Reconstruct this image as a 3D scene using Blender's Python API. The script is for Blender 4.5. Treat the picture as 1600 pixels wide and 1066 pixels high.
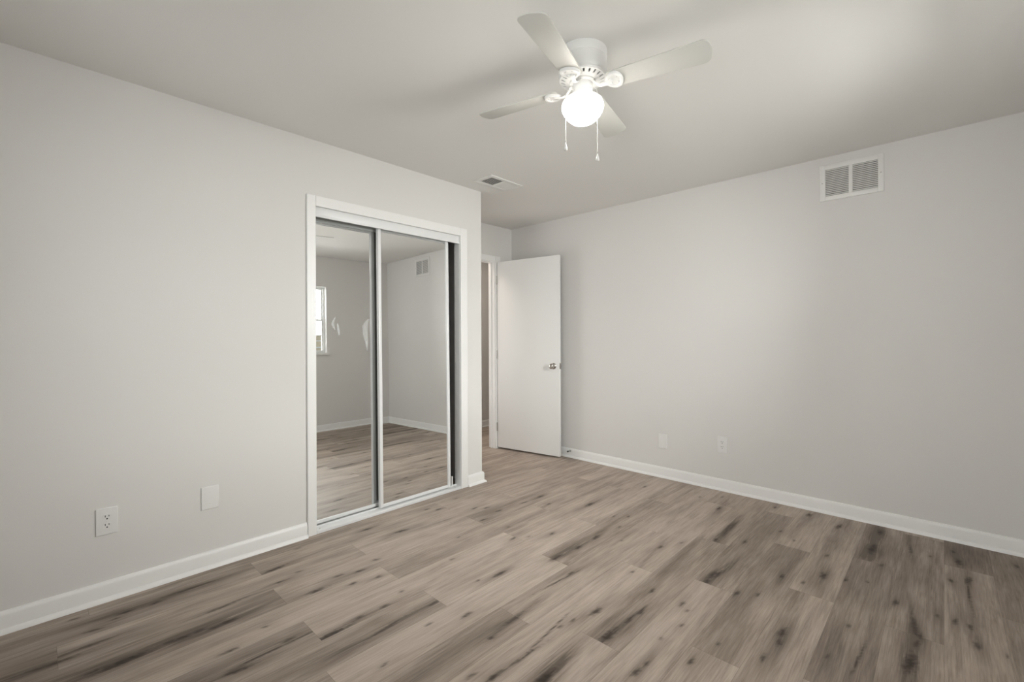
import bpy, bmesh, math, random
import numpy as np
from mathutils import Vector, Matrix

for o in list(bpy.data.objects):
    bpy.data.objects.remove(o)
S = bpy.context.scene
COL = S.collection
R = math.radians
PI = math.pi

# ------------------------------------------------------------------ camera
CAM_H = 1.209
cd = bpy.data.cameras.new('camera')
cd.sensor_width = 36.0
cd.sensor_fit = 'HORIZONTAL'
cd.lens = 709.2 / 1600 * 36
cd.shift_y = -(533 - 528.33) / 1600
cd.clip_start = 0.02
cam = bpy.data.objects.new('camera', cd)
COL.objects.link(cam)
cam.matrix_world = (Matrix.Translation((0, 0, CAM_H)) @ Matrix.Rotation(R(43.591), 4, 'Z')
                    @ Matrix.Rotation(PI / 2, 4, 'X') @ Matrix.Rotation(-0.00376, 4, 'Z'))
S.camera = cam

# ------------------------------------------------------------------ view, sky, daylight
S.view_settings.view_transform = 'Standard'
S.view_settings.look = 'None'
S.view_settings.exposure = 0.0
S.view_settings.gamma = 1.0
S.view_settings.use_curve_mapping = False

W = bpy.data.worlds.new('sky')
S.world = W
W.use_nodes = True
wb = W.node_tree.nodes['Background']
wb.inputs['Color'].default_value = (0.80, 0.88, 1.0, 1)
wb.inputs['Strength'].default_value = 0.9


def area(name, loc, target, sx, sy, power, color):
    l = bpy.data.lights.new(name, 'AREA')
    l.shape = 'RECTANGLE'
    l.size, l.size_y = sx, sy
    l.energy = power
    l.color = color
    o = bpy.data.objects.new(name, l)
    COL.objects.link(o)
    o.location = loc
    d = Vector(target) - Vector(loc)
    o.rotation_euler = d.to_track_quat('-Z', 'Y').to_euler()
    return o


# room box (metres; camera stands over the origin, +Y runs along the closet wall)
XL, XR, YF, YN, H = -2.821, 0.48, 3.743, -0.62, 2.44
XD = -3.565                      # wall with the doorway, set back beside the closet
YE = 2.590                       # end of the closet wall
XH = -4.555                      # far wall of the hall outside

# daylight: sky light through the side window, hall lamp; added fill lamps behind the camera and past the hall
area('daylight_side_window', (0.66, 2.33, 1.90), (-2.8, 2.25, 1.55), 0.95, 0.75, 33.5, (1.0, 0.985, 0.978))
area('daylight_side_yard', (2.40, 2.55, 1.98), (-2.8, 1.9, 1.70), 2.9, 1.2, 350, (1.0, 0.985, 0.978))
area('rear_fill', (-0.18, -0.80, 1.50), (-1.0, 3.0, 1.40), 1.05, 1.15, 28, (1.0, 0.985, 0.978))  # added lamp behind the camera, fills the far wall and door
area('rear_fill', (-1.90, -0.80, 1.50), (-1.9, 3.0, 1.60), 0.95, 1.15, 11.5, (1.0, 0.985, 0.978))  # second added fill behind the camera, lifts the room and ceiling
area('side_ceiling_fill', (0.80, 2.33, 0.97), (-1.0, 2.2, 2.25), 0.9, 0.34, 14, (1.0, 0.975, 0.94))  # added lamp low outside the side window, brightens the ceiling
area('rear_ceiling_fill', (-0.18, -0.92, 0.74), (-0.9, 1.2, 2.3), 1.05, 0.36, 2, (1.0, 0.975, 0.94))  # added lamp low behind the camera, aimed up at the ceiling
area('hall_ceiling_lamp', (-4.05, 3.30, 2.40), (-4.05, 3.30, 0.0), 0.4, 0.4, 8, (1.0, 0.87, 0.74))
area('hall_door_fill', (-4.72, 2.30, 1.10), (-3.20, 3.52, 1.10), 0.7, 1.7, 12, (1.0, 0.93, 0.86))  # added lamp out of view, lights the open door evenly

# ------------------------------------------------------------------ materials
def newmat(name):
    m = bpy.data.materials.new(name)
    m.use_nodes = True
    nt = m.node_tree
    return m, nt, nt.nodes['Principled BSDF']


def paint(name, col, rough=0.6, bump=0.0, scale=220.0, var=0.0, spec=0.4):
    m, nt, b = newmat(name)
    b.inputs['Base Color'].default_value = (*col, 1)
    b.inputs['Roughness'].default_value = rough
    b.inputs['Specular IOR Level'].default_value = spec
    tc = nt.nodes.new('ShaderNodeTexCoord')
    if bump > 0:
        n = nt.nodes.new('ShaderNodeTexNoise')
        n.inputs['Scale'].default_value = scale
        n.inputs['Detail'].default_value = 3
        nt.links.new(tc.outputs['Object'], n.inputs['Vector'])
        bp = nt.nodes.new('ShaderNodeBump')
        bp.inputs['Strength'].default_value = bump
        bp.inputs['Distance'].default_value = 0.002
        nt.links.new(n.outputs['Fac'], bp.inputs['Height'])
        nt.links.new(bp.outputs['Normal'], b.inputs['Normal'])
    if var > 0:
        n = nt.nodes.new('ShaderNodeTexNoise')
        n.inputs['Scale'].default_value = 1.3
        nt.links.new(tc.outputs['Object'], n.inputs['Vector'])
        mx = nt.nodes.new('ShaderNodeMix')
        mx.data_type = 'RGBA'
        mx.inputs['A'].default_value = (*[c * (1 - var) for c in col], 1)
        mx.inputs['B'].default_value = (*[min(1, c * (1 + var)) for c in col], 1)
        nt.links.new(n.outputs['Fac'], mx.inputs['Factor'])
        nt.links.new(mx.outputs['Result'], b.inputs['Base Color'])
    return m


M_WALL = paint('wall_paint', (0.745, 0.73, 0.71), 0.75, 0.12, 260, 0.012, 0.25)
M_CEIL = paint('ceiling_paint', (0.81, 0.793, 0.77), 0.85, 0.15, 160, 0.01, 0.2)
M_TRIM = paint('trim_paint', (0.86, 0.855, 0.84), 0.35, 0, spec=0.5)
M_DOOR = paint('door_paint', (0.83, 0.825, 0.81), 0.45, 0.04, 90, spec=0.4)
M_PLATE = paint('plate_plastic', (0.80, 0.795, 0.78), 0.35)
M_FAN = paint('fan_enamel', (0.84, 0.835, 0.82), 0.35)
M_BLADE = paint('blade_laminate', (0.62, 0.612, 0.575), 0.45)
M_VENT = paint('vent_enamel', (0.80, 0.79, 0.77), 0.4)
M_DARK = paint('register_shade', (0.045, 0.043, 0.04), 0.8)
M_DUCT = paint('duct_shade', (0.22, 0.21, 0.20), 0.8)
M_RAIL_SHADE = paint('rail_shade', (0.36, 0.37, 0.36), 0.5)  # grey stands in for the header's shade on the top rails
M_CORE = paint('motor_core', (0.5, 0.49, 0.47), 0.6)
M_CHAIN = paint('chain_enamel', (0.62, 0.61, 0.59), 0.4)
M_VINYL = paint('window_vinyl', (0.85, 0.85, 0.84), 0.4)
M_RUBBER = paint('rubber', (0.05, 0.05, 0.05), 0.7)


def metal(name, col, rough):
    m, nt, b = newmat(name)
    b.inputs['Base Color'].default_value = (*col, 1)
    b.inputs['Metallic'].default_value = 1.0
    b.inputs['Roughness'].default_value = rough
    n = nt.nodes.new('ShaderNodeTexNoise')
    n.inputs['Scale'].default_value = 40
    mr = nt.nodes.new('ShaderNodeMapRange')
    mr.inputs['To Min'].default_value = rough * 0.85
    mr.inputs['To Max'].default_value = rough * 1.15
    nt.links.new(n.outputs['Fac'], mr.inputs['Value'])
    if rough > 0.05:
        nt.links.new(mr.outputs['Result'], b.inputs['Roughness'])
    return m


M_NICKEL = metal('brushed_nickel', (0.52, 0.50, 0.47), 0.25)
M_STEEL = metal('dull_steel', (0.45, 0.44, 0.42), 0.4)
M_ALU = paint('white_aluminium', (0.82, 0.82, 0.82), 0.3)
M_MIRROR = metal('mirror_silver', (0.92, 0.93, 0.925), 0.0)


def glow(name, col, strength, z_lo, z_hi):
    """opal glass round a bulb that sits low in the globe: the lower glass shines brightest"""
    m, nt, b = newmat(name)
    b.inputs['Base Color'].default_value = (0.9, 0.9, 0.88, 1)
    b.inputs['Roughness'].default_value = 0.3
    b.inputs['Emission Color'].default_value = (*col, 1)
    tc = nt.nodes.new('ShaderNodeTexCoord')
    sp = nt.nodes.new('ShaderNodeSeparateXYZ')
    mr = nt.nodes.new('ShaderNodeMapRange')
    mr.interpolation_type = 'SMOOTHSTEP'
    mr.inputs['From Min'].default_value = z_lo
    mr.inputs['From Max'].default_value = z_hi
    mr.inputs['To Min'].default_value = strength
    mr.inputs['To Max'].default_value = 3.0
    nt.links.new(tc.outputs['Object'], sp.inputs[0])
    nt.links.new(sp.outputs['Z'], mr.inputs['Value'])
    nt.links.new(mr.outputs['Result'], b.inputs['Emission Strength'])
    return m


def glass(name):
    m, nt, b = newmat(name)
    nt.nodes.remove(b)
    out = nt.nodes['Material Output']
    t = nt.nodes.new('ShaderNodeBsdfTransparent')
    t.inputs['Color'].default_value = (0.95, 0.97, 0.96, 1)
    g = nt.nodes.new('ShaderNodeBsdfGlossy')
    g.inputs['Roughness'].default_value = 0.0
    f = nt.nodes.new('ShaderNodeFresnel')
    f.inputs['IOR'].default_value = 1.45
    mx = nt.nodes.new('ShaderNodeMixShader')
    nt.links.new(f.outputs['Fac'], mx.inputs['Fac'])
    nt.links.new(t.outputs['BSDF'], mx.inputs[1])
    nt.links.new(g.outputs['BSDF'], mx.inputs[2])
    nt.links.new(mx.outputs['Shader'], out.inputs['Surface'])
    return m


M_GLASS = glass('window_glass')


def smear(name, lo, hi):
    """dried paint wiped on the mirror: translucent white with streaks"""
    m, nt, b = newmat(name)
    out = nt.nodes['Material Output']
    b.inputs['Base Color'].default_value = (0.85, 0.86, 0.85, 1)
    b.inputs['Roughness'].default_value = 0.7
    t = nt.nodes.new('ShaderNodeBsdfTransparent')
    tc = nt.nodes.new('ShaderNodeTexCoord')
    n = nt.nodes.new('ShaderNodeTexNoise')
    n.inputs['Scale'].default_value = 30
    mp = nt.nodes.new('ShaderNodeMapping')
    mp.inputs['Scale'].default_value = (1, 1.5, 0.4)
    nt.links.new(tc.outputs['Object'], mp.inputs['Vector'])
    nt.links.new(mp.outputs['Vector'], n.inputs['Vector'])
    mr = nt.nodes.new('ShaderNodeMapRange')
    mr.inputs['From Min'].default_value = 0.3
    mr.inputs['From Max'].default_value = 0.7
    mr.inputs['To Min'].default_value = lo
    mr.inputs['To Max'].default_value = hi
    nt.links.new(n.outputs['Fac'], mr.inputs['Value'])
    mx = nt.nodes.new('ShaderNodeMixShader')
    nt.links.new(mr.outputs['Result'], mx.inputs['Fac'])
    nt.links.new(t.outputs['BSDF'], mx.inputs[1])
    nt.links.new(b.outputs['BSDF'], mx.inputs[2])
    nt.links.new(mx.outputs['Shader'], out.inputs['Surface'])
    return m


M_SMEAR = smear('dried_smear', 0.25, 0.8)
M_SMEAR_THIN = smear('thin_smear', 0.05, 0.28)


def plank_material():
    m, nt, b = newmat('vinyl_plank')
    L = nt.links

    def math_(op, a, c=None):
        n = nt.nodes.new('ShaderNodeMath')
        n.operation = op
        for i, v in enumerate((a, c)):
            if v is None:
                continue
            if isinstance(v, (int, float)):
                n.inputs[i].default_value = v
            else:
                L.new(v, n.inputs[i])
        return n.outputs[0]

    def attr(nm):
        n = nt.nodes.new('ShaderNodeAttribute')
        n.attribute_name = nm
        return n.outputs['Fac']

    tone, seed, dark, halo = attr('tone'), attr('seed'), attr('knot'), attr('halo')
    tc = nt.nodes.new('ShaderNodeTexCoord')
    sp = nt.nodes.new('ShaderNodeSeparateXYZ')
    L.new(tc.outputs['Object'], sp.inputs[0])

    def noise(sx, sy, detail, distort=0.0, off=0.0):
        cb = nt.nodes.new('ShaderNodeCombineXYZ')
        L.new(math_('MULTIPLY', sp.outputs['X'], sx), cb.inputs[0])
        L.new(math_('ADD', math_('MULTIPLY', sp.outputs['Y'], sy), math_('MULTIPLY', seed, 37.0)), cb.inputs[1])
        L.new(math_('ADD', math_('MULTIPLY', seed, 91.0), off), cb.inputs[2])
        n = nt.nodes.new('ShaderNodeTexNoise')
        n.inputs['Scale'].default_value = 1.0
        n.inputs['Detail'].default_value = detail
        n.inputs['Roughness'].default_value = 0.6
        n.inputs['Distortion'].default_value = distort
        L.new(cb.outputs[0], n.inputs['Vector'])
        return math_('SUBTRACT', n.outputs['Fac'], 0.5)

    broad = noise(13, 1.3, 3, 0.6)
    grain = noise(60, 3.2, 4, 0.8, 3.0)
    fine = noise(210, 8.0, 4, 0.5, 9.0)
    blot = noise(7, 3.5, 2, 0.3, 17.0)
    v = math_('ADD', tone, math_('MULTIPLY', broad, 0.75))
    v = math_('ADD', v, math_('MULTIPLY', grain, 0.62))
    v = math_('ADD', v, math_('MULTIPLY', fine, 0.50))
    v = math_('ADD', v, math_('MULTIPLY', blot, 0.30))
    v = math_('SUBTRACT', v, math_('MULTIPLY', halo, math_('ADD', math_('MULTIPLY', grain, 2.6), 0.46)))
    rp = nt.nodes.new('ShaderNodeValToRGB')
    e = rp.color_ramp.elements
    e[0].position, e[0].color = 0.0, (0.150, 0.120, 0.098, 1)
    e[1].position, e[1].color = 1.0, (0.605, 0.527, 0.460, 1)
    for p, c in ((0.30, (0.282, 0.230, 0.192, 1)), (0.55, (0.424, 0.352, 0.298, 1)), (0.75, (0.514, 0.437, 0.376, 1))):
        k = e.new(p)
        k.color = c
    L.new(v, rp.inputs['Fac'])
    mx = nt.nodes.new('ShaderNodeMix')
    mx.data_type = 'RGBA'
    L.new(math_('MINIMUM', dark, 0.93), mx.inputs['Factor'])
    L.new(rp.outputs['Color'], mx.inputs['A'])
    mx.inputs['B'].default_value = (0.035, 0.026, 0.020, 1)
    L.new(mx.outputs['Result'], b.inputs['Base Color'])
    b.inputs['Roughness'].default_value = 0.55
    b.inputs['Specular IOR Level'].default_value = 0.2
    bp = nt.nodes.new('ShaderNodeBump')
    bp.inputs['Strength'].default_value = 0.15
    bp.inputs['Distance'].default_value = 0.001
    L.new(math_('ADD', grain, fine), bp.inputs['Height'])
    L.new(bp.outputs['Normal'], b.inputs['Normal'])
    return m


M_PLANK = plank_material()

# ------------------------------------------------------------------ mesh helpers
def bm_new():
    return bmesh.new()


def box(bm, x0, x1, y0, y1, z0, z1, bev=0.0):
    x0, x1 = min(x0, x1), max(x0, x1)
    y0, y1 = min(y0, y1), max(y0, y1)
    z0, z1 = min(z0, z1), max(z0, z1)
    vs = [bm.verts.new((x, y, z)) for z in (z0, z1) for x, y in ((x0, y0), (x1, y0), (x1, y1), (x0, y1))]
    fs = [(0, 3, 2, 1), (4, 5, 6, 7), (0, 1, 5, 4), (1, 2, 6, 5), (2, 3, 7, 6), (3, 0, 4, 7)]
    faces = [bm.faces.new([vs[i] for i in f]) for f in fs]
    if bev > 0:
        es = list({e for f in faces for e in f.edges})
        bmesh.ops.bevel(bm, geom=es, offset=bev, segments=2, profile=0.5, affect='EDGES')
    return faces


def extrude_profile(bm, prof, p0, p1, out, cap=True, m0=0.0, m1=0.0):
    """profile (d, z) swept from p0 to p1 on the floor plan; d along 'out'; m0/m1 lengthen the ends with d (mitres)"""
    p0, p1, out = Vector((*p0, 0)), Vector((*p1, 0)), Vector((*out, 0))
    t = (p1 - p0).normalized()
    a = [bm.verts.new(p0 + out * d - t * (d * m0) + Vector((0, 0, z))) for d, z in prof]
    b = [bm.verts.new(p1 + out * d + t * (d * m1) + Vector((0, 0, z))) for d, z in prof]
    n = len(prof)
    for i in range(n):
        j = (i + 1) % n
        bm.faces.new((a[i], a[j], b[j], b[i]))
    if cap:
        bm.faces.new(a[::-1])
        bm.faces.new(b)


def lathe(bm, prof, seg=48, axis='Z', origin=(0, 0, 0)):
    o = Vector(origin)
    rings = []
    for r, z in prof:
        if r < 1e-6:
            p = Vector((0, 0, z)) if axis == 'Z' else (Vector((0, z, 0)) if axis == 'Y' else Vector((z, 0, 0)))
            rings.append([bm.verts.new(o + p)])
        else:
            ring = []
            for i in range(seg):
                a = 2 * PI * i / seg
                u, v = r * math.cos(a), r * math.sin(a)
                p = Vector((u, v, z)) if axis == 'Z' else (Vector((v, z, u)) if axis == 'Y' else Vector((z, u, v)))
                ring.append(bm.verts.new(o + p))
            rings.append(ring)
    for A, B in zip(rings, rings[1:]):
        for i in range(seg):
            j = (i + 1) % seg
            if len(A) == 1 and len(B) == 1:
                continue
            if len(A) == 1:
                bm.faces.new((A[0], B[j], B[i]))
            elif len(B) == 1:
                bm.faces.new((A[i], A[j], B[0]))
            else:
                bm.faces.new((A[i], A[j], B[j], B[i]))
    return rings


def tube(bm, pts, r, seg=8, radii=None):
    pts = [Vector(p) for p in pts]
    rings = []
    for i, p in enumerate(pts):
        t = (pts[min(i + 1, len(pts) - 1)] - pts[max(i - 1, 0)]).normalized()
        up = Vector((0, 0, 1)) if abs(t.z) < 0.9 else Vector((1, 0, 0))
        u = t.cross(up).normalized()
        w = t.cross(u).normalized()
        rr = radii[i] if radii else r
        rings.append([bm.verts.new(p + u * (rr * math.cos(2 * PI * k / seg)) + w * (rr * math.sin(2 * PI * k / seg))) for k in range(seg)])
    for A, B in zip(rings, rings[1:]):
        for k in range(seg):
            bm.faces.new((A[k], A[(k + 1) % seg], B[(k + 1) % seg], B[k]))
    bm.faces.new(rings[0][::-1])
    bm.faces.new(rings[-1])


def prism(bm, outline, z0, z1):
    """closed 2-D outline (x, y) extruded between z0 and z1"""
    a = [bm.verts.new((x, y, z0)) for x, y in outline]
    b = [bm.verts.new((x, y, z1)) for x, y in outline]
    n = len(outline)
    bm.faces.new(a[::-1])
    bm.faces.new(b)
    for i in range(n):
        j = (i + 1) % n
        bm.faces.new((a[i], a[j], b[j], b[i]))


def obj(name, bm, m, parent=None, smooth=False, angle=40, loc=None):
    bmesh.ops.recalc_face_normals(bm, faces=bm.faces)
    me = bpy.data.meshes.new(name)
    bm.to_mesh(me)
    bm.free()
    me.materials.append(m)
    if smooth:
        me.shade_smooth()
        me.set_sharp_from_angle(angle=R(angle))
    o = bpy.data.objects.new(name, me)
    COL.objects.link(o)
    if parent is not None:
        o.parent = parent
    if loc:
        o.location = loc
    return o


def boxes(name, m, parent, *bs, bev=0.0):
    bm = bm_new()
    for b in bs:
        box(bm, *b, bev=bev)
    return obj(name, bm, m, parent, smooth=bev > 0)


def struct(name, bm, m):
    o = obj(name, bm, m)
    o['kind'] = 'structure'
    return o


def struct_boxes(name, m, *bs, bev=0.0):
    o = boxes(name, m, None, *bs, bev=bev)
    o['kind'] = 'structure'
    return o


def empty(name, loc, rot=(0, 0, 0)):
    o = bpy.data.objects.new(name, None)
    COL.objects.link(o)
    o.location = loc
    o.rotation_euler = rot
    o.empty_display_size = 0.1
    return o


def thing(name, label, cat, loc=(0, 0, 0), rot=(0, 0, 0), group=None):
    o = empty(name, loc, rot)
    o['label'] = label
    o['category'] = cat
    if group:
        o['group'] = group
    return o


# ------------------------------------------------------------------ room shell
T = 0.10
BIGY = 6.0
# floor: click planks 180 mm wide running along Y, end joints every 1.22 m
PITCH, PX0, PLEN = 0.1805, -0.003, 1.22
JOINT = {0: 3.32, 1: 2.86, 2: 3.30, -1: 2.45, -2: 3.09, -3: 2.50, -4: 2.99, -5: 2.27, -6: 2.765, -7: 2.185, -8: 2.655,
         -9: 1.945, -10: 2.497, -11: 2.007, -12: 2.478, -13: 2.009, -14: 2.495, -15: 2.017, -16: 2.60}
# wear tone of single planks: (row, start of plank) -> 0 dark .. 1 light
TONE = {(0, 3.32): .20, (0, 2.10): .44, (0, .88): .40, (-1, 2.45): .27, (-1, 1.23): .34, (-2, 3.09): .40, (-2, 1.87): .24,
        (-3, 2.50): .48, (-3, 1.28): .42, (-4, 2.99): .56, (-4, 1.77): .34, (-4, .55): .56, (-5, 2.27): .36, (-5, 1.05): .64,
        (-6, 2.765): .50, (-6, 1.545): .46, (-6, .325): .55, (-7, 2.185): .60, (-7, .965): .66, (-8, 2.655): .60,
        (-8, 1.435): .52, (-8, .215): .46, (-9, 3.165): .46, (-9, 1.945): .44, (-9, .725): .70, (-10, 2.497): .60,
        (-10, 1.277): .66, (-10, .057): .44, (-11, 3.227): .52, (-11, 2.007): .54, (-11, .787): .66, (-11, -.433): .44,
        (-12, 2.478): .50, (-12, 1.258): .50, (-12, .038): .64, (-13, 2.009): .48, (-13, .789): .60, (-13, -.431): .40,
        (-14, 2.495): .52, (-14, 1.275): .60, (-14, .055): .54, (-14, -1.165): .38, (-15, 2.017): .56, (-15, .797): .50,
        (-15, -.423): .40, (-16, 1.38): .46, (-16, .16): .42, (1, 2.86): .26, (1, 1.64): .36}
# dark long bands inside planks: row, x offset in the plank (0..1), y0, y1, strength, half width (fraction)
BAND = [(-9, .30, 1.95, 3.1, .85, .22), (-6, .22, 1.56, 2.75, .8, .25), (-8, .40, .50, 1.43, .75, .3), (-10, .62, .10, 1.26, .6, .3),
        (-11, .45, .0, .78, .8, .3), (-13, .40, -.35, .78, .9, .3), (-7, .75, 2.2, 3.3, .35, .3), (-8, .2, 1.6, 2.64, .5, .25),
        (-4, .55, 1.9, 2.95, .45, .35), (-2, .35, 3.1, 3.7, .8, .35), (-5, .55, 2.3, 3.4, .55, .3), (-14, .6, -.3, .06, .7, .4),
        (-13, .3, 2.05, 3.2, .5, .3), (-12, .7, 1.3, 2.4, .35, .35), (-6, .3, .35, 1.5, .55, .3), (-15, .5, .1, .7, .5, .3),
        (-3, .35, 2.55, 3.5, .4, .3), (-1, .45, 2.05, 2.6, .55, .25), (-10, .45, 1.4, 2.0, .3, .2), (-12, .3, .1, .6, .4, .3),
        (-14, .3, .6, 1.2, .4, .2), (-5, .4, 1.1, 1.7, .35, .2), (0, .6, 3.35, 3.7, .4, .3)]
KNOTS = """-2.564 0.164 M,-2.650 0.514 K,-2.625 0.380 M,-2.630 0.275 M,-2.449 0.141 K,-2.409 0.046 K,-2.234 0.225 X,-2.238 0.187 M,-2.238 0.406 L,-2.244 0.367 M,-2.241 0.462 M,-2.246 0.147 M,-2.601 0.236 S,-2.728 0.110 S,-2.549 0.866 L,-2.702 1.039 S,-2.428 0.941 S,-2.394 0.835 M,-2.362 0.585 K,-2.182 0.927 L,-2.116 1.076 M,-2.205 1.161 M,-2.219 0.520 M,-2.222 0.562 L,-2.236 0.462 M,-2.240 0.403 M,-2.008 0.516 M,-1.909 0.701 M,-1.890 0.618 C,-1.892 0.751 C,-1.868 0.508 L,-2.067 0.663 S,-1.816 0.843 X,-1.839 0.967 S,-2.085 1.198 S,-2.647 1.449 M,-2.246 1.286 S,-2.238 1.065 M,-2.650 1.905 M,-2.590 1.961 M,-2.651 1.447 M,-2.470 1.580 L,-2.668 2.185 S,-2.418 2.146 M,-2.364 2.208 M,-2.224 2.052 M,-2.260 2.235 M,-2.237 2.471 M,-2.138 1.771 S,-1.885 1.983 M,-1.835 2.068 S,-1.757 2.199 M,-1.546 1.997 L,-1.654 1.638 L,-1.687 1.518 S,-2.256 1.275 S,-2.077 1.196 S,-1.687 1.248 M,-1.953 1.569 S,-2.233 2.651 M,-2.022 2.083 S,-1.514 1.298 M,-1.326 1.265 M,-1.343 1.419 K,-1.832 1.082 M,-1.880 1.205 S,-1.158 1.253 C,-1.167 1.127 L,-1.230 1.073 M,-1.027 1.246 X,-1.694 1.026 K,-1.838 0.967 S,-1.505 0.888 S,-1.581 1.145 S,-1.865 2.771 L,-1.760 3.402 M,-1.547 2.760 S,-1.504 2.571 S,-1.530 2.338 L,-1.530 2.155 L,-1.547 1.963 L,-1.545 2.008 M,-1.389 1.895 M,-1.391 1.786 C,-1.755 2.193 M,-1.188 2.483 M,-1.156 3.325 L,-0.990 2.990 K,-0.991 2.793 M,-1.012 2.026 M,-0.857 2.376 L,-0.853 2.291 M,-0.713 2.278 S,-0.864 2.021 M,-2.088 2.571 M,-2.231 2.650 M,-1.343 3.465 S,-1.219 3.580 S,-1.393 2.404 S,-1.123 2.620 S,-1.167 2.121 S,-1.623 2.695 S,-1.117 1.705 L,-1.154 1.584 S,-0.990 1.599 X,-0.971 1.829 M,-0.979 1.749 M,-0.979 1.801 C,-0.827 1.984 S,-0.801 1.865 S,-0.826 1.730 S,-0.803 1.558 S,-0.687 1.682 M,-1.037 1.228 L,-1.166 1.510 S,-0.809 1.497 M,-0.648 1.853 S,-1.179 1.449 C,-0.872 3.619 M,-0.667 3.618 L,-0.489 3.527 L,-0.289 3.595 L,-0.301 3.264 X,-0.740 3.194 S,-0.856 2.885 M,-0.648 3.104 S,-0.596 2.596 M,-0.506 2.599 S,-0.446 2.746 L,-0.472 3.012 S,-0.358 2.776 M,-0.711 2.279 M,-0.277 2.825 S,-0.242 3.083 S,-0.637 2.333 S,-0.835 2.408 L,-0.157 2.694 S,-0.984 3.084 K,-0.483 2.104 L,-0.476 2.026 M,-0.095 2.228 X,-0.092 2.514 K,-0.073 2.457 M,-0.082 2.386 M,0.030 2.681 M,-0.024 2.689 S,0.084 3.180 L,0.022 3.122 M,0.082 3.006 C,0.075 2.672 M,-0.238 2.101 C,0.090 2.532 M,-0.498 1.887 M,-0.323 2.062 S,-0.164 2.691 M,0.053 3.402 L,0.033 3.547 M,-0.141 3.432 K,-0.060 3.389 S,-0.294 3.321 L,-0.241 3.083 S,0.171 2.530 S,-0.293 2.342 S,0.272 3.550 M"""
KSIZE = {'S': (.0055, .013, .70, .20), 'M': (.0075, .021, .80, .34), 'L': (.0105, .036, .9, .5), 'X': (.015, .055, .95, .7),
         'K': (.0075, .080, .72, .55), 'C': (.0032, .11, .85, .22)}


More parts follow.
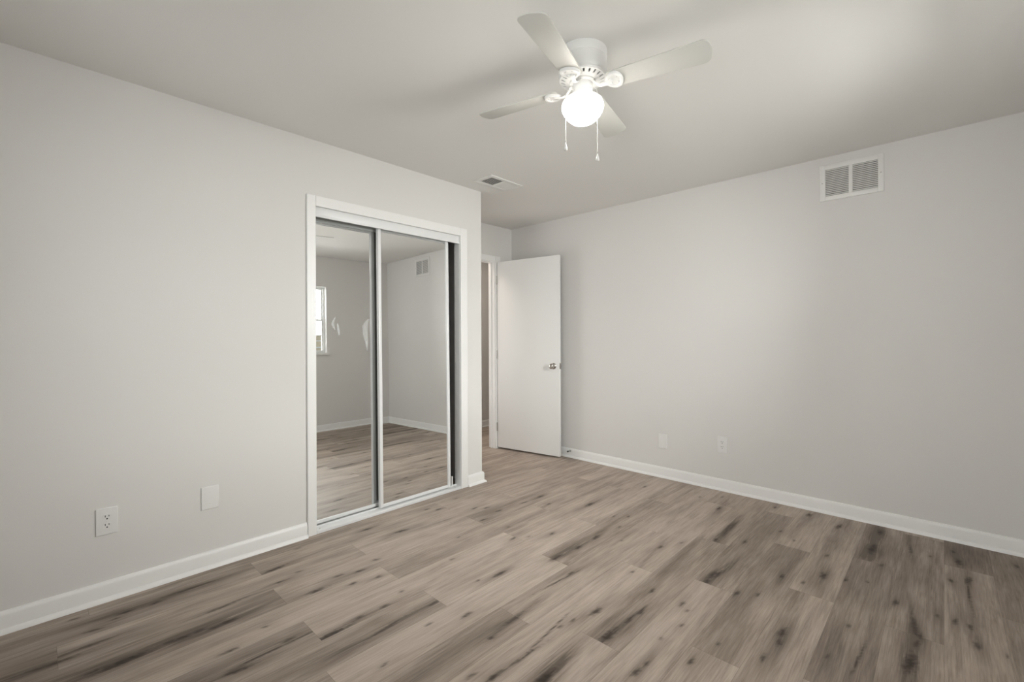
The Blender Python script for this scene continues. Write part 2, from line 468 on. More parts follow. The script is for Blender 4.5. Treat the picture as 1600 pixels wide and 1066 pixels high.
def build_floor():
    rng = random.Random(11)
    nrng = np.random.default_rng(5)
    knots = []
    for t in KNOTS.split(','):
        x, y, z = t.split()
        knots.append((float(x), float(y), z))
    V, F, A = [], [], {'tone': [], 'seed': [], 'knot': [], 'halo': []}
    nv = 0

    def grid(xs, ys, z, tone, seed, row, planky):
        nonlocal nv
        X, Y = np.meshgrid(xs, ys)
        nx, ny = len(xs), len(ys)
        V.append(np.stack([X.ravel(), Y.ravel(), np.full(X.size, z)], 1))
        kn = np.zeros(X.size)
        ha = np.zeros(X.size)
        xr, yr = X.ravel(), Y.ravel()
        if row is not None:
            xa = PX0 + row * PITCH
            for kx, ky, kz in knots:
                if not (xa - .002 <= kx < xa + PITCH - .002) or not (planky[0] - .02 <= ky <= planky[1] + .02):
                    continue
                w, l, s, hs = KSIZE[kz]
                w *= rng.uniform(.85, 1.15)
                l *= rng.uniform(.8, 1.3)
                sk = rng.uniform(-.12, .12)
                dx = xr - kx - sk * (yr - ky)
                dy = yr - ky
                d = np.sqrt((dx / w) ** 2 + (dy / l) ** 2)
                jit = nrng.uniform(-.28, .28, X.size)
                kn = np.maximum(kn, s * np.clip((1.6 - d + 1.3 * jit) * .8, 0, 1))
                ha += hs * np.exp(-(dx / (2.9 * w)) ** 2 - (dy / (4.2 * l)) ** 2)
            for br, bx, y0, y1, s, hw in BAND:
                s = s * .55
                if br != row:
                    continue
                ym, yl = (y0 + y1) / 2, (y1 - y0) / 2
                cx = xa + bx * PITCH + .012 * np.sin(yr * 4.1 + br) + .006 * np.sin(yr * 11 + br * 2)
                hwv = hw * PITCH * (.75 + .35 * np.sin(yr * 5.3 + br * 1.7))
                inside = (yr > planky[0] - .001) & (yr < planky[1] + .001)
                ha += np.where(inside, s * np.exp(-((xr - cx) / hwv) ** 2) * np.exp(-(np.abs(yr - ym) / (yl * 1.02)) ** 6), 0)
        A['tone'].append(np.full(X.size, tone))
        A['seed'].append(np.full(X.size, seed))
        A['knot'].append(kn)
        A['halo'].append(np.clip(ha, 0, 1.3))
        i = np.arange((ny - 1) * (nx - 1))
        r, c = i // (nx - 1), i % (nx - 1)
        a = nv + r * nx + c
        F.append(np.stack([a, a + 1, a + nx + 1, a + nx], 1))
        nv += X.size

    x_min, x_max, y_min, y_max = XH - .1, XR + .1, YN - .1, BIGY
    gap = .0004
    for k in range(-26, 3):
        x0, x1 = PX0 + k * PITCH, PX0 + (k + 1) * PITCH
        x0, x1 = max(x0, x_min), min(x1, x_max)
        if x1 - x0 < .004:
            continue
        j0 = JOINT.get(k, 2.2 + (k * .47) % 1.22)
        n0 = math.floor((y_min - j0) / PLEN)
        y = j0 + n0 * PLEN
        while y < y_max:
            ya, yb = max(y, y_min), min(y + PLEN, y_max)
            if yb - ya > .005:
                tone = None
                for (r_, ys_), t_ in TONE.items():
                    if r_ == k and abs(ys_ - y) < .03:
                        tone = t_
                if tone is None:
                    tone = rng.uniform(.42, .62)
                tone = .50 + (tone - .50) * .85
                seed = rng.uniform(0, 1)
                fine = -17 <= k <= 2 and yb > -.3 and ya < 3.8
                nx = 27 if fine else 3
                ny = max(2, int((yb - ya) / (.011 if fine else .3)))
                grid(np.linspace(x0 + gap, x1 - gap, nx), np.linspace(ya + gap, yb - gap, ny), 0.0,
                     tone, seed, k if fine else None, (y, y + PLEN))
            y += PLEN
    # underlay seen only in the joints
    grid(np.array([x_min, x_max]), np.array([y_min, y_max]), -.003, .0, .5, None, None)
    V = np.concatenate(V)
    F = np.concatenate(F)
    me = bpy.data.meshes.new('floor')
    me.vertices.add(len(V))
    me.vertices.foreach_set('co', V.astype(np.float32).ravel())
    me.loops.add(F.size)
    me.loops.foreach_set('vertex_index', F.astype(np.int32).ravel())
    me.polygons.add(len(F))
    me.polygons.foreach_set('loop_start', np.arange(0, F.size, 4, dtype=np.int32))
    me.update(calc_edges=True)
    for nme, val in A.items():
        at = me.attributes.new(nme, 'FLOAT', 'POINT')
        at.data.foreach_set('value', np.concatenate(val).astype(np.float32))
    me.materials.append(M_PLANK)
    o = bpy.data.objects.new('floor', me)
    COL.objects.link(o)
    o['kind'] = 'structure'


build_floor()
struct_boxes('ceiling', M_CEIL, (XH - T, XR + T, YN - T, BIGY, H, H + .08))

# closet opening and doorway
CY0, CY1, CZ = 1.192, 2.359, 2.043
DY0, DY1, DZ = 2.712, 3.478, 2.046
XDB = XD - .085
WT = .065                                     # closet front wall thickness
struct_boxes('wall_left', M_WALL, (XL - WT, XL, YN - T, CY0, 0, H), (XL - WT, XL, CY1, YE, 0, H), (XL - WT, XL, CY0, CY1, CZ, H))
struct_boxes('wall_closet_end', M_WALL, (XD, XL - WT, YE - .10, YE, 0, H))
struct_boxes('wall_closet_back', M_WALL, (XDB, XD, .70, YE - .10, 0, H), (XD, XL - WT, .70, .80, 0, H))
struct_boxes('wall_doorway', M_WALL, (XDB, XD, YE - .10, DY0, 0, H), (XDB, XD, DY1, YF + T, 0, H), (XDB, XD, DY0, DY1, DZ, H))
struct_boxes('wall_far', M_WALL, (XD, XR + T, YF, YF + T, 0, H))
WY0, WY1, WZ0, WZ1 = 1.90, 2.83, 1.088, 2.015
struct_boxes('wall_right', M_WALL, (XR, XR + T, YN - T, WY0, 0, H), (XR, XR + T, WY1, YF, 0, H),
             (XR, XR + T, WY0, WY1, 0, WZ0), (XR, XR + T, WY0, WY1, WZ1, H))
NX0, NX1, NZ0, NZ1 = -0.80, 0.38, 0.85, 2.10  # unseen rear openings, assumed so the fill lamps have a source
MX0, MX1 = -2.42, -1.38
struct_boxes('wall_near', M_WALL, (XL, MX0, YN - T, YN, 0, H), (MX1, NX0, YN - T, YN, 0, H), (NX1, XR, YN - T, YN, 0, H),
             (MX0, MX1, YN - T, YN, 0, NZ0), (MX0, MX1, YN - T, YN, NZ1, H), (NX0, NX1, YN - T, YN, 0, NZ0), (NX0, NX1, YN - T, YN, NZ1, H))
struct_boxes('wall_hall', M_WALL, (XH - T, XH, .70, 1.85, 0, H), (XH - T, XH, 2.72, BIGY, 0, H), (XH - T, XH, 1.85, 2.72, 2.04, H))  # gap in this wall is added to pass the door's fill lamp
struct_boxes('wall_hall_side', M_WALL, (XDB, XD, YF + T, BIGY - T, 0, H))
struct_boxes('wall_hall_end', M_WALL, (XH, XD, BIGY - T, BIGY, 0, H), (XH, XDB, .70, .80, 0, H))

# baseboards with a small shoe moulding
BASE = [(0, 0), (.030, 0), (.029, .006), (.025, .013), (.018, .0175), (.0145, .019), (.0145, .072), (.012, .080), (.007, .0865), (0, .089)]


def base(name, p0, p1, out, m0=0, m1=0):
    bm = bm_new()
    extrude_profile(bm, BASE, p0, p1, out, m0=m0, m1=m1)
    o = obj(name, bm, M_TRIM, None, smooth=True, angle=30)
    o['kind'] = 'structure'
    return o


base('baseboard_left', (XL, YN), (XL, CY0 - .053), (1, 0), m0=-1)
bm = bm_new()
extrude_profile(bm, BASE, (XL, CY1 + .068), (XL, YE), (1, 0), m1=1)
extrude_profile(bm, BASE, (XL, YE), (XD, YE), (0, 1), m0=1, m1=-1)
o = obj('baseboard_closet_end', bm, M_TRIM, None, smooth=True, angle=30)
o['kind'] = 'structure'
base('baseboard_far', (XD, YF), (XR, YF), (0, -1), m0=-1, m1=-1)
base('baseboard_right', (XR, YN), (XR, YF), (-1, 0), m0=-1, m1=-1)
base('baseboard_near', (XL, YN), (XR, YN), (0, 1), m0=-1, m1=-1)
base('baseboard_hall', (XH, 2.72), (XH, BIGY - T), (1, 0))
base('baseboard_doorway', (XD, DY1 + .075), (XD, YF), (1, 0), m1=-1)

# ------------------------------------------------------------------ closet: casing, jambs, header, sill and tracks
bm = bm_new()
XC = XL + .016
box(bm, XL, XC, CY0 - .050, CY0 + .004, 0, CZ + .052, bev=.003)       # left leg
box(bm, XL, XC, CY1 - .004, CY1 + .066, .0, CZ + .052, bev=.003)      # right leg
box(bm, XL, XC - .0005, CY0 + .004, CY1 - .004, CZ - .013, CZ + .052, bev=.003)
box(bm, XL - WT, XL, CY0, CY0 + .006, 0, CZ)                          # jambs
box(bm, XL - WT, XL, CY1 - .006, CY1, 0, CZ)
box(bm, XL - WT - .05, XL, CY0 + .006, CY1 - .006, CZ - .006, CZ)
struct('trim_1', bm, M_TRIM)

t = thing('sliding_door_track', 'white double track of the mirrored closet, fascia above and sill on the floor', 'track',
          (XL, CY0, 0))
w = CY1 - CY0
bm = bm_new()
box(bm, -.024, -.006, .006, w - .006, 1.972, CZ - .006, bev=.002)
box(bm, -.005, -.0005, .006, w - .006, 1.969, 1.982, bev=.001)
box(bm, -.118, -.020, .006, w - .006, 2.018, CZ - .008)
obj('header_fascia', bm, M_ALU, t, smooth=True)
bm = bm_new()
box(bm, -.118, .014, .006, w - .006, 0, .020, bev=.003)
for xx in (-.046, -.098):
    box(bm, xx - .0025, xx + .0025, .006, w - .006, .018, .030, bev=.001)
obj('sill', bm, M_ALU, t, smooth=True)
for yy in (.032, w - .05):
    bm = bm_new()
    lathe(bm, [(0, .0215), (.004, .0215), (.0045, .0205), (.0045, .019)], 12, origin=(-.012, yy, 0))
    obj('screw', bm, M_STEEL, t, smooth=True)

TILT = R(0.66)


def mirror_door(name, label, x, y0, y1, zt, rail):
    """x = front face of the frame at the floor; leans back a touch on its rollers"""
    d = thing(name, label, 'closet door', (x, y0, .030), (0, -TILT, 0), 'mirrored closet doors')
    W_, Hh = y1 - y0, zt - .030
    sw, th = .024, .029
    for yy in (0, W_ - sw):
        boxes('stile', M_ALU, d, (-th, 0, yy, yy + sw, 0, Hh), bev=.003)
    boxes('top_rail', M_RAIL_SHADE, d, (-th, -.003, sw, W_ - sw, Hh - rail, Hh), bev=.002)
    boxes('bottom_rail', M_ALU, d, (-th, -.003, sw, W_ - sw, 0, .021), bev=.002)
    bm = bm_new()
    box(bm, -.012, -.009, sw - .002, W_ - sw + .002, .019, Hh - rail + .002)
    obj('mirror', bm, M_MIRROR, d)
    boxes('back_panel', M_DUCT, d, (-th + .002, -.0125, sw - .002, W_ - sw + .002, .028, Hh - .024))
    return d


front_door = mirror_door('sliding_mirror_door', 'white framed mirrored sliding closet door on the front track, nearer the open doorway',
                         XL - .012, 1.648, 2.268, 2.007, .026)
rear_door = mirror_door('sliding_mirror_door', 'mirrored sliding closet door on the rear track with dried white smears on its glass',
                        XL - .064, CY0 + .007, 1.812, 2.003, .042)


def smear_mesh(pts, w):
    """soft lens-shaped streak following pts (y, z) on the mirror"""
    bm = bm_new()
    n = len(pts)
    lft, rgt = [], []
    for i, (y, z) in enumerate(pts):
        s = math.sin(PI * (i + .15) / (n - .7)) * w
        lft.append((y - s, z))
        rgt.append((y + s, z))
    ring = lft + rgt[::-1]
    a = [bm.verts.new((-.0088, y, z)) for y, z in ring]
    b = [bm.verts.new((-.0083, y, z)) for y, z in ring]
    m = len(ring)
    for i in range(n - 1):
        for q in (a, b):
            bm.faces.new((q[i], q[i + 1], q[m - 2 - i], q[m - 1 - i]))
    for i in range(m):
        bm.faces.new((a[i], a[(i + 1) % m], b[(i + 1) % m], b[i]))
    return bm


for pts_, w_, m_ in (
        ([(.168, 1.325), (.158, 1.306), (.150, 1.284), (.149, 1.270), (.156, 1.252), (.165, 1.236)], .009, M_SMEAR),
        ([(.180, 1.282), (.184, 1.262), (.187, 1.240), (.190, 1.218), (.192, 1.200)], .008, M_SMEAR),
        ([(.410, 1.318), (.392, 1.298), (.378, 1.262), (.380, 1.215), (.388, 1.160), (.394, 1.095)], .020, M_SMEAR_THIN)):
    obj('smear', smear_mesh(pts_, w_), m_, rear_door)


boxes('roller_guide', M_PLATE, front_door, (-.027, -.014, .640, .652, .004, .075), bev=.002)

# ------------------------------------------------------------------ entry door and its frame
bm = bm_new()
XT = XD + .016
box(bm, XD, XT, DY0 - .065, DY0 + .004, 0, DZ + .060, bev=.003)
box(bm, XD, XT, DY1 - .002, DY1 + .068, 0, DZ + .060, bev=.003)
box(bm, XD, XT - .0005, DY0 + .004, DY1 - .004, DZ - .002, DZ + .060, bev=.003)
box(bm, XDB, XD, DY0, DY0 + .012, 0, DZ)
box(bm, XDB, XD, DY1 - .008, DY1, 0, DZ)
box(bm, XDB, XD, DY0 + .012, DY1 - .008, DZ - .010, DZ)
box(bm, XD - .060, XD - .045, DY1 - .018, DY1 - .008, 0, DZ - .010, bev=.002)
box(bm, XDB - .014, XDB, DY1 - .004, DY1 + .06, 0, DZ + .06)
box(bm, XDB - .014, XDB, DY0 - .06, DY0 + .004, 0, DZ + .06)
struct('trim_2', bm, M_TRIM)

DW, DT = .764, .035
dr = empty('door_1', (-3.541, 3.487, 0), (0, 0, R(9.4)))
dr['kind'] = 'structure'
dr['label'] = 'plain white flush door standing open against the far wall, round nickel knob'
boxes('slab', M_DOOR, dr, (0, DW, 0, DT, .018, 2.040), bev=.0025)
KX, KZ = DW - .066, .925
bm = bm_new()
for sgn, y0 in ((-1, 0.0), (1, DT)):
    pr = [(0, -.001), (.032, -.001), (.032, .004), (.028, .008), (.014, .012), (.0125, .028), (.018, .032), (.0255, .038),
          (.0275, .046), (.0255, .054), (.017, .060), (0, .062)]
    lathe(bm, [(r, y0 + sgn * d) for r, d in pr], 32, 'Y', (KX, 0, KZ))
obj('door_knob', bm, M_NICKEL, dr, smooth=True, angle=35)
boxes('latch_plate', M_NICKEL, dr, (DW - .0015, DW + .0015, .005, .030, KZ - .029, KZ + .029), (DW, DW + .009, .011, .024, KZ - .009, KZ + .009))
for zz in (.24, 1.03, 1.84):
    bm = bm_new()
    lathe(bm, [(0, zz - .045), (.006, zz - .045), (.006, zz + .045), (0, zz + .045)], 12, origin=(-.004, -.003, 0))
    obj('hinge', bm, M_STEEL, dr, smooth=True)

ds = thing('door_stop', 'small spring door stop screwed to the far baseboard behind the open door edge', 'door stop', (-2.742, YF - .0145, .066))
bm = bm_new()
lathe(bm, [(0, 0), (.011, 0), (.011, -.004), (.006, -.006)], 16, 'Y')
obj('base_flange', bm, M_STEEL, ds, smooth=True)
bm = bm_new()
sp = [(.005 * math.cos(a), -.006 - .030 * a / (18 * PI), .005 * math.sin(a)) for a in np.linspace(0, 18 * PI, 150)]
tube(bm, sp, .0011, 6)
obj('spring', bm, M_STEEL, ds, smooth=True)
bm = bm_new()
lathe(bm, [(0, -.035), (.008, -.035), (.0085, -.046), (.006, -.050), (0, -.050)], 16, 'Y')
obj('rubber_tip', bm, M_RUBBER, ds, smooth=True)

# ------------------------------------------------------------------ windows
def window(name, axis, a0, a1, z0, z1, inner, outer, sill):
    """axis 'x': window lies in a wall x = const between y a0..a1; 'y': in a wall y = const"""
    wn = empty(name, (0, 0, 0))
    wn['kind'] = 'structure'
    mid = inner + (outer - inner) * .62
    s = 1 if outer > inner else -1

    def bx(u0, u1, d0, d1, zz0, zz1):
        return (d0, d1, u0, u1, zz0, zz1) if axis == 'x' else (u0, u1, d0, d1, zz0, zz1)
    f = .018
    d0, d1 = mid, outer + s * .01
    boxes('window_frame', M_VINYL, wn, bx(a0, a0 + f, d0, d1, z0, z1), bx(a1 - f, a1, d0, d1, z0, z1),
          bx(a0 + f, a1 - f, d0, d1, z0, z0 + f), bx(a0 + f, a1 - f, d0, d1, z1 - f, z1), bev=.002)
    zm = (z0 + z1) / 2
    e0, e1 = mid + s * .012, mid + s * .034
    for q0, q1, dd in ((z0 + f, zm + .015, 0), (zm - .015, z1 - f, s * .014)):
        b_ = .018
        boxes('sash', M_VINYL, wn, bx(a0 + f, a0 + f + b_, e0 + dd, e1 + dd, q0, q1), bx(a1 - f - b_, a1 - f, e0 + dd, e1 + dd, q0, q1),
              bx(a0 + f + b_, a1 - f - b_, e0 + dd, e1 + dd, q0, q0 + b_), bx(a0 + f + b_, a1 - f - b_, e0 + dd, e1 + dd, q1 - b_, q1),
              bx(a0 + f + b_, a1 - f - b_, e0 + dd + s * .006, e1 + dd - s * .006, (q0 + q1) / 2 - .008, (q0 + q1) / 2 + .008), bev=.001)
        g = (e0 + e1) / 2 + dd
        boxes('pane', M_GLASS, wn, bx(a0 + f + b_ - .003, a1 - f - b_ + .003, g - .002, g + .002, q0 + b_ - .003, q1 - b_ + .003))
    boxes('window_sill', M_TRIM, wn, bx(a0 - .03, a1 + .03, inner - s * .025, inner, z0 - .030, z0 + .002),
          bx(a0, a1, inner, mid + s * .01, z0 - .002, z0 + .002), bev=.001)
    return wn


window('window_1', 'x', WY0, WY1, WZ0, WZ1, XR, XR + T, True)
window('added_window_2', 'y', NX0, NX1, NZ0, NZ1, YN, YN - T, True)  # unseen window added as a source for the rear fill
window('added_window_3', 'y', MX0, MX1, NZ0, NZ1, YN, YN - T, True)  # also added out of view, for the second rear fill

# outside the side window: yard ground and a board fence
struct_boxes('ground', paint('dry_ground', (0.30, 0.29, 0.20), .9, .3, 20, .2), (XR + T + .01, 9, -4, 9, -.30, -.20))
M_FENCE = paint('fence_board', (0.52, 0.44, 0.33), .8, .2, 60, .1)
fn = thing('board_fence', 'tan board fence out in the yard, seen in the mirror through the window', 'fence', (4.6, 3.0, -.20))
bm = bm_new()
for k in range(13):
    box(bm, -.012, .012, -4, 4, .04 + k * .15, .04 + k * .15 + .135, bev=.004)
obj('board_panel', bm, M_FENCE, fn)
for yy in (-3.9, -2.4, -.9, .6, 2.1, 3.6):
    boxes('post', M_FENCE, fn, (.012, .10, yy, yy + .09, 0, 2.06), bev=.005)

# ------------------------------------------------------------------ ceiling fan with lamp
FX, FY = -1.131, 1.637
FZ = 2.293
fan = thing('ceiling_fan', 'white four-blade hugger ceiling fan with a lit round frosted globe and two pull chains', 'ceiling fan', (FX, FY, 2.44))


def zf(z):
    return z - 2.44


bm = bm_new()
lathe(bm, [(0, 0), (.1045, 0), (.1055, zf(2.436)), (.1055, zf(2.412)), (.1035, zf(2.4085)), (.1015, zf(2.4045)), (.1025, zf(2.402)),
           (.103, zf(2.398)), (.103, zf(2.352)), (.101, zf(2.341)), (.097, zf(2.336)), (.05, zf(2.334)), (0, zf(2.334))], 64)
obj('motor_housing', bm, M_FAN, fan, smooth=True, angle=35)
# vented skirt: rims joined by ribs over a recessed cone
bm = bm_new()
lathe(bm, [(.095, zf(2.337)), (.1005, zf(2.335)), (.1015, zf(2.330)), (.0985, zf(2.3245)), (.092, zf(2.3235)), (.092, zf(2.330))], 64)
lathe(bm, [(.066, zf(2.324)), (.0765, zf(2.3215)), (.0765, zf(2.3175)), (.069, zf(2.3145)), (.058, zf(2.3135)), (.050, zf(2.314)), (.050, zf(2.322))], 64)
for k in range(22):
    a0, a1 = 2 * PI * k / 22, 2 * PI * (k + .66) / 22
    pts = []
    for r, z in ((.0985, 2.3245), (.092, 2.3230), (.084, 2.3200), (.072, 2.3150)):
        pts.append([(r * math.cos(a), r * math.sin(a), zf(z)) for a in (a0, (a0 + a1) / 2, a1)])
        
    V0 = [[bm.verts.new(p) for p in row] for row in pts]
    V1 = [[bm.verts.new((p[0], p[1], p[2] + .006)) for p in row] for row in pts]
    for i in range(3):
        for j in range(2):
            bm.faces.new((V0[i][j], V0[i][j + 1], V0[i + 1][j + 1], V0[i + 1][j]))
        for j in (0, 2):
            bm.faces.new((V0[i][j], V0[i + 1][j], V1[i + 1][j], V1[i][j]))
obj('vent_skirt', bm, M_FAN, fan, smooth=True, angle=35)
bm = bm_new()
lathe(bm, [(.096, zf(2.336)), (.090, zf(2.335)), (.072, zf(2.329)), (.050, zf(2.326)), (.050, zf(2.334))], 48)
obj('motor_core', bm, M_CORE, fan, smooth=True)
bm = bm_new()
lathe(bm, [(0, zf(2.320)), (.054, zf(2.320)), (.056, zf(2.316)), (.056, zf(2.309)), (.052, zf(2.306)), (0, zf(2.306))], 48)
obj('flywheel', bm, M_FAN, fan, smooth=True, angle=35)
bm = bm_new()
lathe(bm, [(0, zf(2.310)), (.040, zf(2.310)), (.0425, zf(2.307)), (.043, zf(2.300)), (.043, zf(2.264)), (.0445, zf(2.262)), (.0445, zf(2.250)),
           (.049, zf(2.249)), (.049, zf(2.240)), (0, zf(2.240))], 48)
obj('switch_housing', bm, M_FAN, fan, smooth=True, angle=35)

M_GLOBE = glow('lit_opal_glass', (1.0, 0.955, 0.88), 125, zf(2.148), zf(2.213))
bm = bm_new()
prof = [(.046, zf(2.2445)), (.060, zf(2.2445)), (.074, zf(2.240)), (.084, zf(2.231)), (.0893, zf(2.219)), (.0908, zf(2.209)), (.0893, zf(2.199)),
        (.085, zf(2.189)), (.076, zf(2.173)), (.064, zf(2.159)), (.049, zf(2.147)), (.032, zf(2.139)), (.015, zf(2.135)), (0, zf(2.134))]
lathe(bm, prof, 48)
obj('lamp_shade', bm, M_GLOBE, fan, smooth=True, angle=80)

# blades: one built, three copied with their brackets
def blade_outline():
    r0, r1, w0, w1 = .112, .512, .046, .060
    pts = []

    def corner(cx, cy, rad, a0, a1, n=7):
        for i in range(n):
            a = R(a0 + (a1 - a0) * i / (n - 1))
            pts.append((cx + rad * math.cos(a), cy + rad * math.sin(a)))
    c1, c0 = .030, .018
    corner(r1 - c1, -w1 + c1, c1, -90, -4)
    for i in range(1, 6):
        u = i / 6
        pts.append((r1 + .005 * math.sin(PI * u), -w1 + c1 + (2 * w1 - 2 * c1) * u))
    corner(r1 - c1, w1 - c1, c1, 4, 90)
    corner(r0 + c0, w0 - c0, c0, 90, 180)
    corner(r0 + c0, -w0 + c0, c0, 180, 270)
    return pts


bm = bm_new()
prism(bm, blade_outline(), -.003, .003)
bmesh.ops.recalc_face_normals(bm, faces=bm.faces)
es = [e for e in bm.edges if len(e.link_faces) == 2 and abs(e.verts[0].co.z - e.verts[1].co.z) < 1e-6]
bmesh.ops.bevel(bm, geom=es, offset=.0012, segments=2, profile=.5, affect='EDGES')
PITCHB = R(-11)
blade = obj('fan_blade', bm, M_BLADE, fan, smooth=True, angle=35)
blade.location = (0, 0, zf(FZ))

# bracket: foot on the flywheel, curved arm, spade-shaped plate screwed under the blade
bm = bm_new()
arm = [(.044, 0, .015), (.054, 0, .010), (.066, 0, -.004), (.080, 0, -.014), (.096, 0, -.016), (.114, 0, -.014), (.130, 0, -.011)]
hw = [.013, .012, .010, .0085, .0085, .012, .018]
rows = []
for (x, y, z), h_ in zip(arm, hw):
    rows.append([bm.verts.new((x, -h_, z)), bm.verts.new((x, -h_ * .5, z - .005)), bm.verts.new((x, h_ * .5, z - .005)), bm.verts.new((x, h_, z)),
                 bm.verts.new((x, h_ * .5, z + .003)), bm.verts.new((x, -h_ * .5, z + .003))])
for A_, B_ in zip(rows, rows[1:]):
    for i in range(6):
        bm.faces.new((A_[i], A_[(i + 1) % 6], B_[(i + 1) % 6], B_[i]))
bm.faces.new(rows[0][::-1])
bm.faces.new(rows[-1])


def spade(sc, n=40):
    out = []
    for i in range(n):
        a = 2 * PI * i / n
        x = .140 + .037 * sc * math.cos(a)
        y = .043 * sc * math.sin(a) * (1 + .18 * math.cos(a))
        out.append((x, y))
    return out


ra, rb, rc, rd = spade(1), spade(.93), spade(.72), spade(.62)
lev = [(ra, -.0032), (ra, -.0105), (rb, -.0140), (rc, -.0140), (rd, -.0095)]
ringv = [[bm.verts.new((x, y, z)) for x, y in pts] for pts, z in lev]
for A_, B_ in zip(ringv, ringv[1:]):
    n = len(A_)
    for i in range(n):
        bm.faces.new((A_[i], A_[(i + 1) % n], B_[(i + 1) % n], B_[i]))
bm.faces.new(ringv[0])
bm.faces.new(ringv[-1])
bracket = obj('blade_bracket', bm, M_FAN, blade, smooth=True, angle=35)
screws = []
for sx, sy in ((.154, .014), (.154, -.014), (.130, .0)):
    bm = bm_new()
    lathe(bm, [(0, -.0130), (.003, -.0125), (.0042, -.0112), (.0042, -.0085)], 12, origin=(sx, sy, 0))
    screws.append(obj('blade_screw', bm, M_FAN, blade, smooth=True))
for k, ang in enumerate((13.6, 104.6, 193.6, 284.8)):
    b = blade
    if k:
        b = blade.copy()
        COL.objects.link(b)
        b.parent = fan
        for ch in (bracket, *screws):
            c_ = ch.copy()
            COL.objects.link(c_)
            c_.parent = b
    b.rotation_euler = (PITCHB, 0, R(ang))

# pull chains hang outside the globe on the camera side
Rv = Vector((.7242, .6896, 0))
Tv = Vector((.6896, -.7242, 0))
for lat, tow, ztop, zbot in ((-.080, .048, 2.037, 1.999), (.049, .079, 1.976, 1.943)):
    p = Rv * lat + Tv * tow
    dirv = p.normalized()
    bm = bm_new()
    pts = [dirv * .041 + Vector((0, 0, zf(2.272))), dirv * .060 + Vector((0, 0, zf(2.266))), dirv * .082 + Vector((0, 0, zf(2.252))),
           p + Vector((0, 0, zf(2.232))), p + Vector((0, 0, zf(2.2))), p + Vector((0, 0, zf((2.2 + ztop) / 2))), p + Vector((0, 0, zf(ztop)))]
    tube(bm, pts, .0013, 8)
    for i in range(int((2.2 - ztop) / .006)):
        bmesh.ops.create_icosphere(bm, subdivisions=1, radius=.0019, matrix=Matrix.Translation(p + Vector((0, 0, zf(ztop + .006 * i)))))
    ch = obj('pull_chain', bm, M_CHAIN, fan, smooth=True)
    bm = bm_new()
    L_ = ztop - zbot
    lathe(bm, [(0, 0), (.0018, -.001), (.0030, -.25 * L_), (.0062, -.60 * L_), (.0078, -.82 * L_), (.0070, -.95 * L_), (.004, -L_), (0, -L_)], 20,
          origin=p + Vector((0, 0, zf(ztop))))
    obj('pull_fob', bm, M_CHAIN, ch, smooth=True, angle=80)
    bm = bm_new()
    lathe(bm, [(0, .006), (.0024, .005), (.0026, 0), (.0020, -.003), (0, -.003)], 12, origin=p + Vector((0, 0, zf(ztop))))
    obj('chain_connector', bm, M_STEEL, ch, smooth=True)

# ------------------------------------------------------------------ air grilles
g = thing('return_air_grille', 'white double-panel louvred air return grille high on the far wall', 'vent', (-.620, YF, 2.140))
GW, GH = .345, .244
bm = bm_new()
f0 = .034
box(bm, 0, f0, -.008, 0, 0, GH, bev=.0025)
box(bm, GW - f0 + .004, GW, -.008, 0, 0, GH, bev=.0025)
box(bm, f0 - .002, GW - f0 + .006, -.0078, 0, 0, .031, bev=.0025)
box(bm, f0 - .002, GW - f0 + .006, -.0078, 0, GH - .033, GH, bev=.0025)
box(bm, .162, .184, -.0078, 0, .029, GH - .031, bev=.002)
obj('frame', bm, M_VENT, g, smooth=True)
for x0, x1 in ((f0 - .001, .163), (.183, GW - f0 + .005)):
    bm = bm_new()
    n = 15
    p_ = (GH - .064) / n
    for k in range(n):
        z = .031 + p_ * (k + .22)
        vs = [(-.0066, z), (-.0056, z - .0004), (-.0022, z + .56 * p_), (-.0032, z + .60 * p_)]
        a = [bm.verts.new((x0, y, zz)) for y, zz in vs]
        c = [bm.verts.new((x1, y, zz)) for y, zz in vs]
        for i in range(4):
            bm.faces.new((a[i], a[(i + 1) % 4], c[(i + 1) % 4], c[i]))
    obj('louver_panel', bm, M_VENT, g)
boxes('duct_shade_sheet', M_DUCT, g, (.02, GW - .02, -.0008, -.0002, .02, GH - .02))  # dark sheet stands in for the shade inside the duct
for sx, sz in ((.016, GH / 2), (GW - .015, GH / 2)):
    bm = bm_new()
    lathe(bm, [(0, -.0095), (.003, -.0092), (.004, -.0078)], 12, 'Y', (sx, 0, sz))
    obj('screw', bm, M_CORE, g, smooth=True)

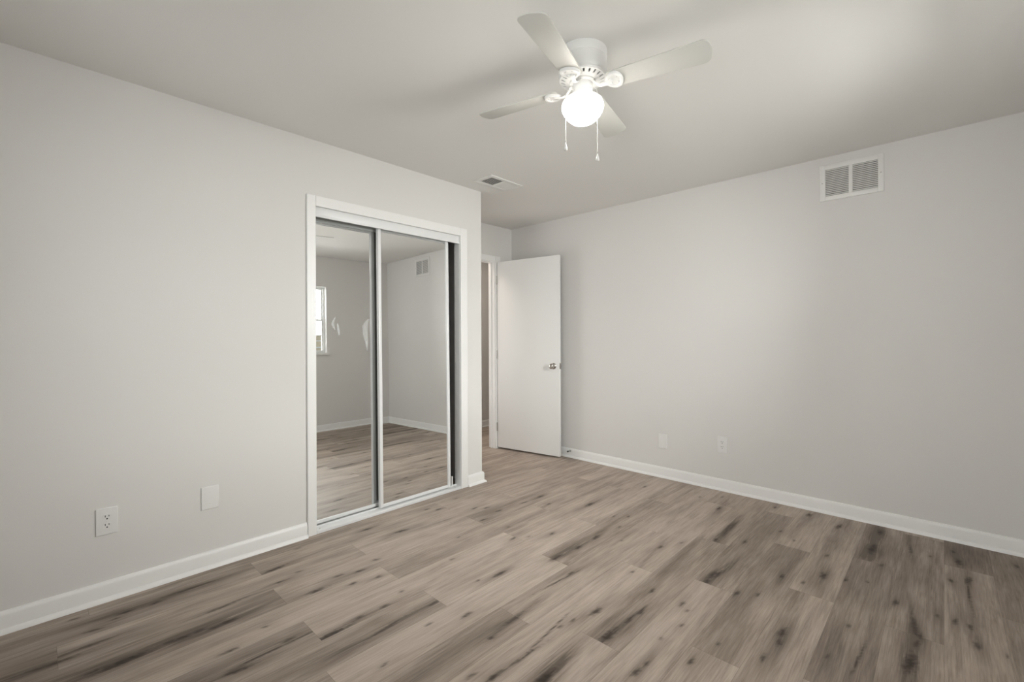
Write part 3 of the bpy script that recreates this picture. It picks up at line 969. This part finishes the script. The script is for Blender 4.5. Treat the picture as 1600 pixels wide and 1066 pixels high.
g = thing('ceiling_register', 'small white two-way louvred air register in the ceiling by the closet corner', 'vent', (-2.658, 2.366, 2.44))
RW, RL = .198, .352
bm = bm_new()
fr = .034
box(bm, 0, fr, 0, RL, -.007, 0, bev=.0025)
box(bm, RW - fr, RW, 0, RL, -.007, 0, bev=.0025)
box(bm, fr - .002, RW - fr + .002, 0, fr, -.0068, 0, bev=.0025)
box(bm, fr - .002, RW - fr + .002, RL - fr, RL, -.0068, 0, bev=.0025)
box(bm, fr - .002, RW - fr + .002, RL / 2 - .006, RL / 2 + .006, -.0066, 0, bev=.001)
obj('frame', bm, M_VENT, g, smooth=True)
for y0, y1, sgn in ((fr, RL / 2 - .006, -1), (RL / 2 + .006, RL - fr, 1)):
    bm = bm_new()
    n = 9
    for k in range(n):
        y = y0 + (y1 - y0) * (k + .5) / n
        lean = .0085 * sgn
        vs = [(y + lean, -.0062), (y + lean + .0012, -.0062), (y - lean + .0012, -.0012), (y - lean, -.0012)]
        a = [bm.verts.new((fr - .002, yy, zz)) for yy, zz in vs]
        b = [bm.verts.new((RW - fr + .002, yy, zz)) for yy, zz in vs]
        for i in range(4):
            bm.faces.new((a[i], a[(i + 1) % 4], b[(i + 1) % 4], b[i]))
        bm.faces.new(a)
        bm.faces.new(b)
    obj('louver_panel', bm, M_VENT, g)
boxes('duct_shade_sheet', M_DARK, g, (.02, RW - .02, .02, RL - .02, -.0008, -.0002))  # near-black sheet painted where the duct would lie in shade

# ------------------------------------------------------------------ wall plates
M_SLOT = paint('socket_slot', (0.02, 0.02, 0.02), .6)


def plate(name, label, cat, loc, rot, wd, ht, outlet):
    """local: x across, -y out of the wall, z up"""
    p = thing(name, label, cat, loc, (0, 0, rot), 'wall plates')
    bm = bm_new()
    box(bm, -wd / 2, wd / 2, -.0065, 0, 0, ht)
    top = [e for e in bm.edges if all(v.co.y < -.006 for v in e.verts)]
    bmesh.ops.bevel(bm, geom=top, offset=.0035, segments=3, profile=.6, affect='EDGES')
    obj('cover', bm, M_PLATE, p, smooth=True, angle=50)
    if outlet:
        for cz in (ht / 2 - .0195, ht / 2 + .0195):
            bm = bm_new()
            n = 28
            out = []
            for i in range(n):
                a = 2 * PI * i / n
                out.append((.0172 * math.cos(a), max(-.0125, min(.0125, .0172 * math.sin(a)))))
            a_ = [bm.verts.new((x, -.0060, cz + z)) for x, z in out]
            b_ = [bm.verts.new((x, -.0082, cz + z)) for x, z in out]
            bm.faces.new(b_)
            for i in range(n):
                bm.faces.new((a_[i], a_[(i + 1) % n], b_[(i + 1) % n], b_[i]))
            rc_ = obj('receptacle', bm, M_PLATE, p)
            bm = bm_new()
            box(bm, -.0078, -.0052, -.0086, -.0080, cz + .0005, cz + .0095)
            box(bm, .0052, .0078, -.0086, -.0080, cz + .0015, cz + .0090)
            lathe(bm, [(0, -.0087), (.0030, -.0087), (.0030, -.0080)], 14, 'Y', (0, 0, cz - .0070))
            obj('slot', bm, M_SLOT, rc_)
        bm = bm_new()
        lathe(bm, [(0, -.0078), (.0025, -.0076), (.0032, -.0060)], 12, 'Y', (0, 0, ht / 2))
        obj('screw', bm, M_PLATE, p, smooth=True)
    else:
        for zz in (ht / 2 - .030, ht / 2 + .030):
            bm = bm_new()
            lathe(bm, [(0, -.0076), (.0025, -.0074), (.0032, -.0060)], 12, 'Y', (0, 0, zz))
            obj('screw', bm, M_PLATE, p, smooth=True)
    return p


plate('power_outlet', 'white duplex power outlet low on the closet wall, left of the blank plate', 'outlet', (XL, .2275, .3045), PI / 2, .078, .1225, True)
plate('blank_plate', 'blank white cover plate low on the wall left of the mirrored closet', 'wall plate', (XL, .6365, .3110), PI / 2, .080, .1185, False)
plate('blank_plate', 'blank white cover plate low on the far wall, nearest the open door', 'wall plate', (-1.7655, YF, .2485), 0, .077, .1245, False)
plate('power_outlet', 'white duplex power outlet low on the far wall, second plate from the open door', 'outlet', (-1.2705, YF, .2960), 0, .076, .1260, True)
